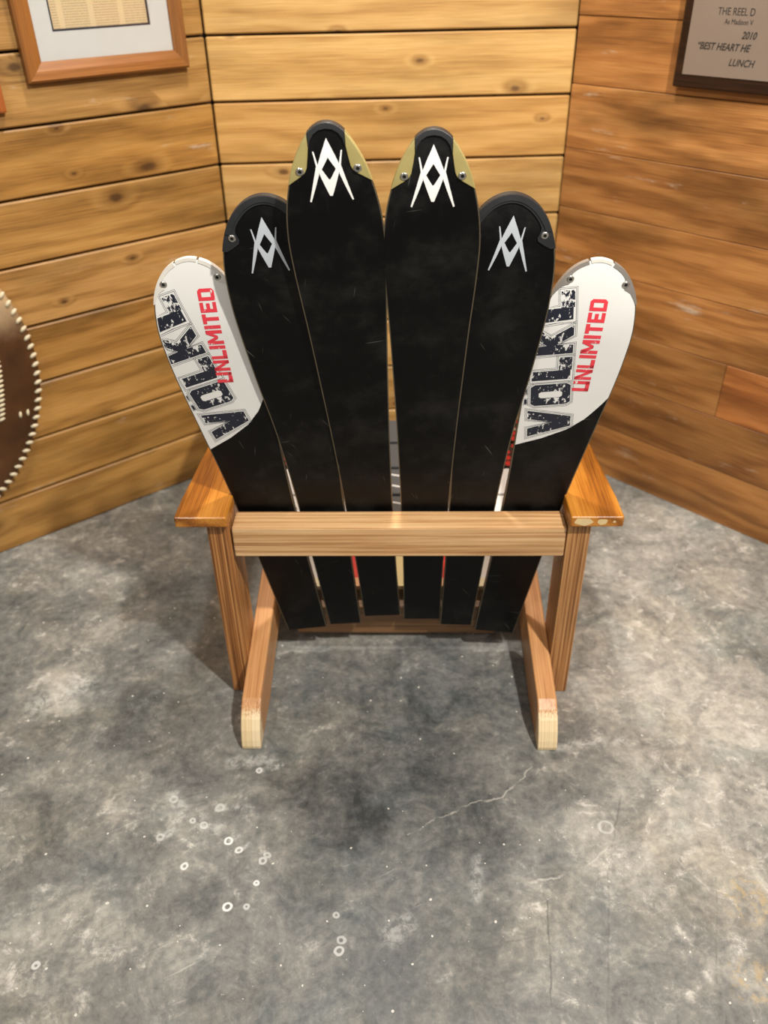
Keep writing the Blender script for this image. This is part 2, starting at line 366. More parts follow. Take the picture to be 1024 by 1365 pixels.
    for x, y, r, am in ((-.247, 1.023, .005, .8), (-.31, .942, .006, .4), (-.284, .874, .0065, .9), (-.264, .855, .005, .7), (-.354, .827, .005, .8), (-.268, .753, .0065, .9), (-.237, .752, .004, .5), (-.22, .835, .005, .5), (-.226, .794, .0035, .8),
                    (-.083, .677, .006, .5), (-.08, .695, .005, .4), (-.333, .907, .006, .5), (-.356, .916, .004, .5), (-.398, .963, .006, .35), (-.406, .884, .005, .4), (.383, .887, .012, .3), (-.553, .665, .004, .6), (-.09, .735, .004, .4), (-.213, .845, .004, .4)):
        q = ring(x, y, r, 0.0032, am)
        rr = q if rr is None else g.m('MAXIMUM', rr, q)
    col = g.mix(rr, col, lin((222, 222, 218)))
    def seg(ax, ay, bx, by, wdt, amt, src=pl):
        ba = (bx-ax, by-ay, 0.0); L2 = ba[0]**2+ba[1]**2
        pa = g.v('SUBTRACT', src, (ax, ay, 0.0))
        h = g.m('MULTIPLY', g.v('DOT_PRODUCT', pa, ba), 1.0/L2, clamp=True)
        d = g.v('LENGTH', g.v('SUBTRACT', pa, g.v('SCALE', ba, scale=h)))
        return g.mr(d, wdt*0.1, wdt, amt, 0.0)
    def many(segs, src=pl):
        r = None
        for a in segs:
            q = seg(*a, src=src); r = q if r is None else g.m('MAXIMUM', r, q)
        return r
    # smears beside the drips, broken up by the grain of the floor
    sm = many(((-.245, 1.025, -.205, 1.033, .010, .6), (-.31, .942, -.255, .94, .012, .45), (-.28, .876, -.265, .884, .009, .5), (-.262, .857, -.245, .866, .008, .5), (-.31, .90, -.34, .912, .022, .4), (-.41, .88, -.39, .895, .016, .5),
              (-.30, 1.045, -.23, 1.048, .022, .5), (-.72, 1.20, -.66, 1.25, .05, .5), (.30, 1.06, .46, 1.08, .018, .35), (.14, .76, .15, .83, .016, .3), (-.38, .94, -.40, .97, .02, .35), (.0, .70, .02, .72, .03, .3)), ps)
    col = g.mix(g.m('MULTIPLY', sm, g.mr(fin, 0.40, 0.60, 0.15, 1.0)), col, lin((206, 206, 200)))
    pts = ((.033, .876), (.088, .916), (.125, .924), (.166, .949), (.211, .955), (.276, 1.02))
    brk = g.mr(g.noise(p2, 33.0, 3.0), 0.38, 0.58, 0.1, 1.0)
    cr = many([pts[i]+pts[i+1]+(.0024, .42) for i in range(len(pts)-1)] + [(.211, .784, .274, .787, .0035, .35), (.274, .787, .337, .817, .0035, .35), (.337, .817, .383, .847, .003, .3)])
    col = g.mix(g.m('MULTIPLY', cr, brk), col, lin((214, 210, 200)))
    dk = many(((.256, .754, .227, .540, .0028, .55), (.372, .819, .30, .52, .0026, .3), (.549, .801, .487, .619, .0026, .3), (.137, .676, .241, .698, .0026, .4), (.383, .847, .426, .953, .0024, .4), (.215, .787, .30, .80, .002, .35)), ps)
    col = g.mix(g.m('MULTIPLY', dk, brk), col, lin((66, 65, 62)))
    # ochre stain
    oc = None
    for x, y, r in ((.585, .75, .06), (.545, .62, .05)):
        q = g.mr(g.v('DISTANCE', pl, (x, y, 0.0)), r*0.3, r, 0.6, 0.0); oc = q if oc is None else g.m('MAXIMUM', oc, q)
    col = g.mix(g.m('MULTIPLY', oc, g.mr(g.noise(p2, 60.0, 5.0, 0.7), 0.48, 0.6, 0, 1)), col, lin((178, 156, 114)))
    g.bump(g.m('ADD', g.m('MULTIPLY', med, 0.5), g.m('MULTIPLY', fin, 0.3)), 0.10, 0.004)
    return g.done(col, g.mr(med, 0.35, 0.65, 0.42, 0.6), spec=0.4)
fl = link('floor', box(-3.2, 3.2, -1.6, 3.2, -0.05, 0.0, name='floor'), floor_material())
tag(fl, 'grey polished concrete floor with pale drips and cracks', 'floor', kind='structure')

# ------------------------------------------------------------------ setting: boarded walls
A = Vector((-0.3952, 2.2094, 0)); B = Vector((0.4752, 2.2381, 0))
AL, AR = rad(38.6165), rad(46.1738)
dL = Vector((-math.cos(AL), -math.sin(AL), 0)); dR = Vector((math.cos(AR), -math.sin(AR), 0))
dB = (B-A).normalized()
TH = 0.018
# local frame of every wall: x to the right seen from the room, y into the wall, z up; room face at y = 0
def wall_frame(name, origin, xdir, length, height, label):
    o = link(name, box(-0.03, length+0.03, TH+0.001, TH+0.06, 0, height, name=name), M['backing'])
    o.location = origin; o.rotation_euler = (0, 0, math.atan2(xdir.y, xdir.x))
    tag(o, label, 'wall', kind='structure')
    return o
LW, RW = 2.3, 2.3
wl = wall_frame('wall_left', A+dL*LW, -dL, LW, 2.39, 'golden pine plank wall on the left with wide dark joints')
wb = wall_frame('wall_back', A, dB, (B-A).length, 2.39, 'light knotty pine plank wall panel straight behind the chair')
wr = wall_frame('wall_right', B, dR, RW, 2.30, 'brown reclaimed plank wall on the right with tight joints')
PITCH_L, PITCH_R = 0.1406, 0.1427
def plank_mesh(L, h, bev):
    return box(-L/2, L/2, 0, TH, 0, h, bev, 1, 'plank')
def plank(me, mat, parent, x, z, tone, proud=0.0):
    o = link('plank', me, mat, parent, (x, -proud, z)); o.color = tone+(1.0,)
    return o
mL = plank_mesh(LW-0.002, PITCH_L-0.0052, 0.003)
tones_l = [(1.08, 1.06, 1.0), (.96, .93, .84), (1.08, 1.06, 1.0), (.96, .90, .78), (1.10, 1.10, 1.22), (1.0, .98, .92), (1.06, 1.0, .86), (1.0, 1.02, 1.08), (.9, .88, .84)]
for i in range(17):
    t = tones_l[i] if i < len(tones_l) else tuple(random.uniform(.9, 1.08) for _ in range(1))*3
    plank(mL, M['pine_gold'], wl, LW/2, i*PITCH_L+0.001, t, random.uniform(0, .0012))
LBk = (B-A).length
mB = plank_mesh(LBk-0.003, PITCH_L-0.0052, 0.003)
for i in range(17):
    k = random.uniform(.94, 1.05)
    t = (k, k*.99, k*.97)
    if i == 6: t = (1.0, .93, .82)
    if i == 7: t = (1.05, 1.05, 1.03)
    plank(mB, M['pine_light'], wb, LBk/2, i*PITCH_L+0.001, t, random.uniform(0, .0015))
mRs = {}
tones_r = [(1.0, .97, .9), (.78, .74, .68), (.86, .83, .76), (1.02, .98, .93), (1.0, .97, .9), (.88, .84, .78), (1.16, 1.14, 1.10), (1.0, .93, .84), (1.0, .96, .9)]
for i in range(16):
    cut = {1: 1.45, 2: 0.53, 3: 1.2, 5: 1.6, 7: 1.0}.get(i)
    z = i*PITCH_R+0.0075 if i else 0.0
    h = PITCH_R-0.0012 if i else PITCH_R+0.0062
    spans = [(0.001, RW)] if not cut else [(0.001, cut-0.0006), (cut+0.0006, RW)]
    for j, (a, b) in enumerate(spans):
        me = plank_mesh(b-a, h, 0.0012)
        t = tones_r[i] if i < len(tones_r) else (random.uniform(.85, 1.1),)*3
        if j: t = (t[0]*1.18, t[1]*.98, t[2]*.9)
        plank(me, M['cedar'], wr, (a+b)/2, z, t, random.uniform(0, .003))

# ------------------------------------------------------------------ ski-back chair
CH = empty('ski_chair', (0.0188*1.3, 0.9376*1.3, 0), rad(-1.65))
tag(CH, 'low wooden armchair whose back is six upright black skis, seen from behind', 'chair')
def part(name, me, mat, smooth=False, parent=CH):
    return link(name, me, mat, parent, smooth=smooth)
for s in (-1, 1):
    xs = sorted((s*0.307, s*0.349))
    o = part('rear_post', box(xs[0], xs[1], 0.0, 0.089, 0.0, 0.433, 0.003, 2), M['fir_post'])
    o.color = (1, 1, 1, 1) if s > 0 else (1.0, .93, .82, 1)
    o = part('front_leg', box(xs[0], xs[1], 0.60, 0.689, 0.0, 0.433, 0.003, 2), M['fir_post'])
    # armrest: board with full rounded edges, waisted towards the front
    pts = [(0.3065, -0.014), (0.401, -0.014), (0.400, 0.05), (0.395, 0.12), (0.3925, 0.17), (0.389, 0.22), (0.386, 0.27), (0.388, 0.34), (0.396, 0.42), (0.404, 0.52), (0.405, 0.62), (0.395, 0.69), (0.375, 0.715), (0.33, 0.715), (0.3065, 0.69)]
    pts = [(s*x, y) for x, y in pts]
    part('armrest', prism(pts, 'z', 0.4335, 0.456, 0.0035, 3), M['arm'])
    # sloping stringer, tail rounded down onto the floor
    prof = [(-0.1535, 0.0), (-0.1545, 0.010), (-0.151, 0.023), (-0.143, 0.042), (-0.131, 0.060), (-0.116, 0.0745), (-0.098, 0.0850), (0.215, 0.1437), (0.735, 0.241), (0.735, 0.148), (0.10, 0.029), (-0.02, 0.0)]
    xs = sorted((s*0.2685, s*0.3065))
    part('stringer', prof and prism(prof, 'x', xs[0], xs[1], 0.003, 2), M['fir_stringer'])
# bare chips where the varnish has gone at the right armrest end
for x0, wdt, hh in ((0.311, 0.036, 0.017), (0.352, 0.021, 0.015), (0.381, 0.006, 0.006)):
    bm = bmesh.new()
    n = 14
    vs = [bm.verts.new((x0+wdt/2+math.cos(t)*wdt/2*random.uniform(.8, 1.05), -0.0143, 0.4455+math.sin(t)*hh/2*random.uniform(.75, 1.1))) for t in [2*math.pi*i/n for i in range(n)]]
    bm.faces.new(vs); part('varnish_chip', to_mesh(bm, 'chip'), M['bare'])
o = part('back_rail', box(-0.3035, 0.3055, 0.0, 0.055, 0.357, 0.4225, 0.003, 2), M['fir'])
# cleat that joins the ski ends
o = part('lower_cleat', box(-0.228, 0.213, -0.012, 0.012, -0.06, 0.035, 0.002, 1), M['cleat'])
o.location = (0, 0.169, 0.085); o.rotation_euler = (rad(11), 0, 0)
o.location = (0, 0.163, 0.075)
# seat of six skis laid crosswise
sl = math.atan(0.187)
for i in range(6):
    yc = 0.2115+0.0945*i
    mode = ['seat_red', 'seat_white', 'seat_white', 'seat_white', 'seat_dots', 'seat_dots'][i]
    pts = []; sw_ = 0.2665 if i < 3 else 0.318
    for k in range(13):
        t = -1+2*k/12; pts.append((sw_*t, -0.0435-0.002*t*t))
    for k in range(13):
        t = 1-2*k/12; pts.append((sw_*t, 0.0435+0.002*t*t))
    o = part('seat_ski', prism(pts, 'z', 0.0, 0.012, 0.001, 1), M[mode])
    o.location = (0, yc, 0.1035+0.187*yc+0.0015); o.rotation_euler = (sl, 0, 0)
    for sx in (-1, 1):
        bm = bmesh.new(); bmesh.ops.create_cone(bm, cap_ends=True, segments=12, radius1=0.006, radius2=0.005, depth=0.004, matrix=Matrix.Translation((sx*(sw_-0.02), 0, 0.0135)))
        link('screw', to_mesh(bm, 'screw'), M['screw'], o)

# ---- skis of the back
def catmull(P, n=6):
    out = []
    for i in range(len(P)-1):
        p0 = P[max(i-1, 0)]; p1 = P[i]; p2 = P[i+1]; p3 = P[min(i+2, len(P)-1)]
        for k in range(n):
            t = k/n
            out.append(tuple(0.5*((2*b)+(-a+c)*t+(2*a-5*b+4*c-d)*t*t+(-a+3*b-3*c+d)*t**3) for a, b, c, d in zip(p0, p1, p2, p3)))
    out.append(P[-1]); return out
PIV = Vector((0, 0.064, 0.42))
SHAPE = {
 'gold': [(-.326, .0391), (-.2, .0396), (-.1, .0411), (0, .0439), (.1, .047), (.2, .0508), (.3, .0557), (.4, .0611), (.45, .0645), (.5, .0675), (.55, .0685), (.6, .0628), (.65, .0488), (.685, .0300), (.700, .0155), (.7045, 0)],
 'black': [(-.342, .034), (-.2, .0368), (-.1, .0393), (0, .0423), (.1, .0462), (.2, .0525), (.3, .0635), (.4, .0718), (.45, .0735), (.5, .0715), (.535, .0655), (.565, .0545), (.587, .0385), (.600, .020), (.6045, 0)],
 'white': [(-.354, .0420), (-.3, .0440), (-.2, .0467), (-.1, .0497), (0, .0538), (.1, .0592), (.2, .0668), (.3, .0742), (.36, .0755), (.40, .0735), (.44, .0660), (.468, .0545), (.488, .0390), (.500, .020), (.5045, 0)]}
LEANS = {'gold': 11.0, 'black': 9.6, 'white': 8.2}
def outline(kind):
    half = [(hw, s) for s, hw in SHAPE[kind]]
    full = half+[(-x, y) for x, y in half[-2::-1]]
    c = catmull(full, 6)
    n = (len(c)-1)//2
    right = c[:n+1]
    return right            # right half, bottom to tip; mirror for left
def hw_at(kind, s):
    R = outline(kind)
    for i in range(len(R)-1):
        if R[i][1] <= s <= R[i+1][1]:
            t = (s-R[i][1])/max(1e-9, R[i+1][1]-R[i][1]); return R[i][0]*(1-t)+R[i+1][0]*t
    return 0.0
def bend(kind, s):
    tip = SHAPE[kind][-1][0]; s0 = tip-0.14
    return 0.0 if s < s0 else 1.15*(s-s0)**2
def thick(kind, s):
    tip = SHAPE[kind][-1][0]
    t = min(1, max(0, (tip-0.2-s)/0.4)); return 0.0048+0.0065*t
def face_mesh(kind, inset, z, cols=6, s_lo=None, name='base'):
    """sheet following the base; s_lo(t) optional lower border as a function of across position"""
    R = outline(kind); bm = bmesh.new(); rows = []
    for hw, s in R:
        h = max(hw-inset, 0.0)
        if h <= 1e-5 and rows and False: continue
        rows.append((h, min(s, SHAPE[kind][-1][0]-inset)))
    V = []
    if s_lo is None:
        for h, s in rows: V.append([bm.verts.new((h*(-1+2*c/cols), s, z-bend(kind, s))) for c in range(cols+1)])
    else:
        cols = 28; tipv = SHAPE[kind][-1][0]-inset
        for j in range(61):
            row = []
            for c in range(cols+1):
                t = -1+2*c/cols; q = 1-(1-j/60)**2
                s = 0.2
                for _ in range(8): s = s_lo(t*hw_at(kind, s))
                lo = s; s = lo+(tipv-lo)*q
                row.append(bm.verts.new((max(0, hw_at(kind, s)-inset)*t, s, z-bend(kind, s))))
            V.append(row)
    for j in range(len(V)-1):
        for c in range(len(V[0])-1):
            bm.faces.new((V[j][c], V[j][c+1], V[j+1][c+1], V[j+1][c]))
    bmesh.ops.remove_doubles(bm, verts=bm.verts, dist=1e-5)
    bmesh.ops.dissolve_degenerate(bm, edges=bm.edges, dist=1e-6)
    me = to_mesh(bm, name)
    return me
def loop_pts(kind):
    R = outline(kind); return R+[(-x, y) for x, y in R[-2::-1]]
def inward(P, i):
    a = Vector(P[max(i-1, 0)]); b = Vector(P[min(i+1, len(P)-1)]); d = (b-a).normalized()
    return Vector((-d.y, d.x))       # right side going up, tip, left side going down: inside lies to the left
def strip(kind, i0, i1, wfun, z_top, z_bot, grow=0.0, name='guard'):
    """solid band along the outline between point indices, width wfun(i)"""
    P = loop_pts(kind); bm = bmesh.new(); rows = []
    for i in range(i0, i1+1):
        n = inward(P, i); o = Vector(P[i])-n*grow; q = Vector(P[i])+n*wfun(i, P)
        zo, zq = bend(kind, P[i][1]), bend(kind, q.y)
        rows.append([bm.verts.new((o.x, o.y, z_top-zo)), bm.verts.new((q.x, q.y, z_top-zq)), bm.verts.new((q.x, q.y, z_bot-zq)), bm.verts.new((o.x, o.y, z_bot-zo))])
    for a, b in zip(rows, rows[1:]):
        for k in range(4): bm.faces.new((a[k], a[(k+1) % 4], b[(k+1) % 4], b[k]))
    bm.faces.new(rows[0]); bm.faces.new(rows[-1][::-1])
    return to_mesh(bm, name)
def body_mesh(kind):
    P = loop_pts(kind); R = outline(kind); bm = bmesh.new()
    tops = []; bots = []
    for x, s in R:
        b = bend(kind, s); th = thick(kind, s)
        tops.append((bm.verts.new((-x, s, -0.0012-b)), bm.verts.new((x, s, -0.0012-b))))
        bots.append((bm.verts.new((-x, s, -th-b)), bm.verts.new((x, s, -th-b))))
    for j in range(len(R)-1):
        a, b, c, d = tops[j], tops[j+1], bots[j], bots[j+1]
        bm.faces.new((a[0], a[1], b[1], b[0])); bm.faces.new((c[0], d[0], d[1], c[1]))
        bm.faces.new((a[1], c[1], d[1], b[1])); bm.faces.new((a[0], b[0], d[0], c[0]))
    bm.faces.new((tops[0][0], bots[0][0], bots[0][1], tops[0][1]))
    bmesh.ops.remove_doubles(bm, verts=bm.verts, dist=1e-5)
    return to_mesh(bm, 'ski')
def poly_sheet(polys, tf, kind, z, name, cuts=0.012):
    """flat print: 2D polygons mapped by tf to (across, along) and laid on the bent base"""
    bm = bmesh.new()
    for k, poly in enumerate(polys):
        vs = [bm.verts.new(tf(q)+(0.0,)) for q in poly]
        try: bm.faces.new(vs)
        except ValueError: pass
    bmesh.ops.triangulate(bm, faces=bm.faces)
    ys = [v.co.y for v in bm.verts]; y = min(ys)+cuts
    while y < max(ys):
        bmesh.ops.bisect_plane(bm, geom=bm.verts[:]+bm.edges[:]+bm.faces[:], plane_co=(0, y, 0), plane_no=(0, 1, 0)); y += cuts
    for v in bm.verts:
        lim = hw_at(kind, v.co.y)-0.003
        v.co.x = max(-lim, min(lim, v.co.x))
        v.co.z = z-bend(kind, v.co.y)
    for f in bm.faces:
        f.normal_update()
        if f.normal.z < 0: f.normal_flip()
    me = bpy.data.meshes.new(name); bm.to_mesh(me); bm.free(); return me
def plate(poly, kind, z_top, z_bot, name, bev=0.0008):
    bm = bmesh.new()
    lo = [bm.verts.new((x, y, z_bot)) for x, y in poly]; hi = [bm.verts.new((x, y, z_top)) for x, y in poly]
    n = len(poly); top = bm.faces.new(hi); bm.faces.new(lo[::-1])
    for i in range(n): bm.faces.new((lo[i], lo[(i+1) % n], hi[(i+1) % n], hi[i]))
    bmesh.ops.recalc_face_normals(bm, faces=bm.faces)
    if bev: bmesh.ops.bevel(bm, geom=[e for e in bm.edges if all(v.co.z > z_top-1e-6 for v in e.verts)], offset=bev, segments=2, affect='EDGES', profile=0.5)
    bmesh.ops.triangulate(bm, faces=[f for f in bm.faces if len(f.verts) > 4])
    ys = [v.co.y for v in bm.verts]; y = min(ys)+0.008
    while y < max(ys):
        bmesh.ops.bisect_plane(bm, geom=bm.verts[:]+bm.edges[:]+bm.faces[:], plane_co=(0, y, 0), plane_no=(0, 1, 0)); y += 0.008
    for v in bm.verts: v.co.z -= bend(kind, v.co.y)
    return to_mesh(bm, name)
def thick_line(a, b, wd):
    a, b = Vector(a), Vector(b); d = (b-a).normalized(); n = Vector((-d.y, d.x))*wd/2; e = d*wd/2
    return [tuple(a-e+n), tuple(a-e-n), tuple(b+e-n), tuple(b+e+n)]
def screw_mesh(r=0.0055, recess=True):
    bm = bmesh.new(); n = 20; rings = []
    for rr, z in ((r, -0.001), (r, 0.0008), (r*0.82, 0.0016), (r*0.46, 0.0016), (r*0.36, 0.0004)):
        rings.append([bm.verts.new((rr*math.cos(2*math.pi*i/n), rr*math.sin(2*math.pi*i/n), z)) for i in range(n)])
    for a, b in zip(rings, rings[1:]):
        for i in range(n): bm.faces.new((a[i], a[(i+1) % n], b[(i+1) % n], b[i]))
    cap = bm.faces.new(rings[-1]); cap.material_index = 1
    for f in bm.faces:
        if f is not cap and all(math.hypot(v.co.x, v.co.y) < r*0.47 for v in f.verts): f.material_index = 1
    me = to_mesh(bm, 'screw'); me.materials.append(M['screw']); me.materials.append(M['screw_dark'])
    return me
SCREW = screw_mesh()
def silver_copy(me):
    m2 = me.copy(); m2.materials.clear(); return m2
# emblem: open lozenge with two crossing legs
def emblem_polys():
    o = [(0, .0365), (.0085, .017), (.0152, .000), (.0085, -.019), (.0018, -.0365), (-.0018, -.0365), (-.0085, -.019), (-.0152, .000), (-.0085, .017)]
    i = [(0, .0125), (.0042, .0055), (.0090, -.002), (.0042, -.010), (.0008, -.0152), (-.0008, -.0152), (-.0042, -.010), (-.0090, -.002), (-.0042, .0055)]
    P = []
    for k in range(len(o)): P.append([o[k], o[(k+1) % len(o)], i[(k+1) % len(i)], i[k]])
    for s in (-1, 1):
        P.append([(s*.0190, .0208), (s*.0172, .0205), (s*.0138, .005), (s*.0128, -.004), (s*.0152, -.004), (s*.0165, .006)])
        P.append([(s*.0128, .001), (s*.0160, .002), (s*.0205, -.0140), (s*.0287, -.0428), (s*.0268, -.0435), (s*.0195, -.0255), (s*.0132, -.0085)])
    return P
# lettering
def rect(x0, y0, x1, y1): return [(x0, y0), (x1, y0), (x1, y1), (x0, y1)]
SMALL = {
 'U': (1.0, [rect(0, 0, .3, 1), rect(.7, 0, 1, 1), rect(0, 0, 1, .24)]),
 'N': (1.0, [rect(0, 0, .28, 1), rect(.72, 0, 1, 1), [(0, 1), (.28, 1), (1, 0), (.72, 0)]]),
 'L': (.8, [rect(0, 0, .34, 1), rect(0, 0, 1, .25)]),
 'I': (.3, [rect(0, 0, 1, 1)]),
 'M': (1.25, [rect(0, 0, .24, 1), rect(.76, 0, 1, 1), [(0, 1), (.26, 1), (.6, .3), (.4, .3)], [(1, 1), (.74, 1), (.4, .3), (.6, .3)]]),
 'T': (.85, [rect(0, .76, 1, 1), rect(.32, 0, .68, 1)]),
 'E': (.85, [rect(0, 0, .34, 1), rect(0, .78, 1, 1), rect(0, .39, .9, .61), rect(0, 0, 1, .22)]),
 'D': (1.0, [rect(0, 0, .3, 1), rect(0, .78, .8, 1), rect(0, 0, .8, .22), rect(.7, .14, 1, .86), [(.8, 1), (.7, .86), (1, .86)], [(.8, 0), (1, .14), (.7, .14)]])}
BIG = {
 'V': [(0, 1), (.36, 1), (.5, .46), (.64, 1), (1, 1), (.70, 0), (.30, 0)],
 'L': [(0, 0), (1, 0), (1, .36), (.50, .36), (.50, 1), (0, 1)],
 'K': [(0, 0), (.36, 0), (.36, .36), (.60, 0), (1, 0), (.64, .54), (1, 1), (.62, 1), (.36, .68), (.36, 1), (0, 1)],
 'O': [(.12, 0), (.88, 0), (1, .12), (1, .88), (.88, 1), (.12, 1), (0, .88), (0, .12)]}
OIN = [(.42, .22), (.58, .22), (.64, .28), (.64, .72), (.58, .78), (.42, .78), (.36, .72), (.36, .28)]
SPANS = [('V', .000, .060), ('O', .064, .110), ('L', .112, .160), ('K', .162, .218), ('L', .220, .276)]
def frame_tf(org, ang, cap_dir=True):
    """text x runs up the ski (tilted by ang), text y (cap height) runs to the left"""
    e = Vector((math.sin(ang), math.cos(ang))); n = Vector((-math.cos(ang), math.sin(ang)))
    def tf(q): return tuple(Vector(org)+e*q[0]+n*q[1])
    return tf
def offset_poly(P, d):
    n = len(P); out = []
    ar = sum(P[i][0]*P[(i+1) % n][1]-P[(i+1) % n][0]*P[i][1] for i in range(n))
    sg = 1 if ar > 0 else -1
    for i in range(n):
        a, b, c = Vector(P[i-1]), Vector(P[i]), Vector(P[(i+1) % n])
        d1 = (b-a).normalized(); d2 = (c-b).normalized()
        n1 = Vector((d1.y, -d1.x))*sg; n2 = Vector((d2.y, -d2.x))*sg
        k = (n1+n2); k = k/max(0.35, k.dot(n1)) if k.length > 1e-6 else n1
        out.append(tuple(b+k*d))
    return out
def white_print(ski, kind, unl):
    tf = frame_tf((0.0285, 0.187), rad(-11.6))
    lines = []
    def ink(polys, mat, z, name): link(name, poly_sheet(polys, tf, kind, z, 'print'), M[mat], ski)
    for k, (ch, a, b) in enumerate(SPANS):
        CAP = 0.077 if ch == 'V' else 0.0695
        sc_ = lambda q: (a+q[0]*(b-a), q[1]*CAP+(0.0 if ch == 'V' else 0.003))
        P = [sc_(q) for q in BIG[ch]]
        P2 = offset_poly(P, -0.0022)
        if ch == 'O':
            O2 = [sc_(q) for q in OIN]
            ink([[P2[i], P2[(i+1) % 8], O2[(i+1) % 8], O2[i]] for i in range(8)], 'ink_navy', .0007, 'brand_letter')
            for i in range(8): lines.append(thick_line(O2[i], O2[(i+1) % 8], .0007))
            for x in (.070, .090):
                R = rect(x, CAP+.0055, x+.012, CAP+.0125)
                ink([offset_poly(R, -.0012)], 'ink_navy', .0007, 'letter_dot')
                for i in range(4): lines.append(thick_line(R[i], R[(i+1) % 4], .0006))
        elif ch == 'L':
            ink([[sc_(q) for q in rect(.08, .06, .45, .95)]], 'ink_navy', .0007, 'brand_letter')
            ink([[sc_(q) for q in rect(.45, .03, .95, .33)]], 'ink_worn', .0007, 'letter_foot')
        else: ink([P2], 'ink_navy', .0007, 'brand_letter')
        for dd in ((0.0, .0008), (0.0022, .0006)):
            Q = offset_poly(P, dd[0])
            for i in range(len(Q)): lines.append(thick_line(Q[i], Q[(i+1) % len(Q)], dd[1]))
    ink(lines, 'ink_line', .0006, 'brand_outline')
    org, ang, length, cap = unl
    tf = frame_tf(org, ang); x = 0.0
    tot = sum(SMALL[c][0] for c in 'UNLIMITED')+8*0.13; k = length/tot
    for c in 'UNLIMITED':
        wd, ps = SMALL[c]
        ink([[((x+q[0]*wd)*k, q[1]*cap) for q in p] for p in ps], 'ink_red', .0009, 'model_letter')
        x += wd+0.13

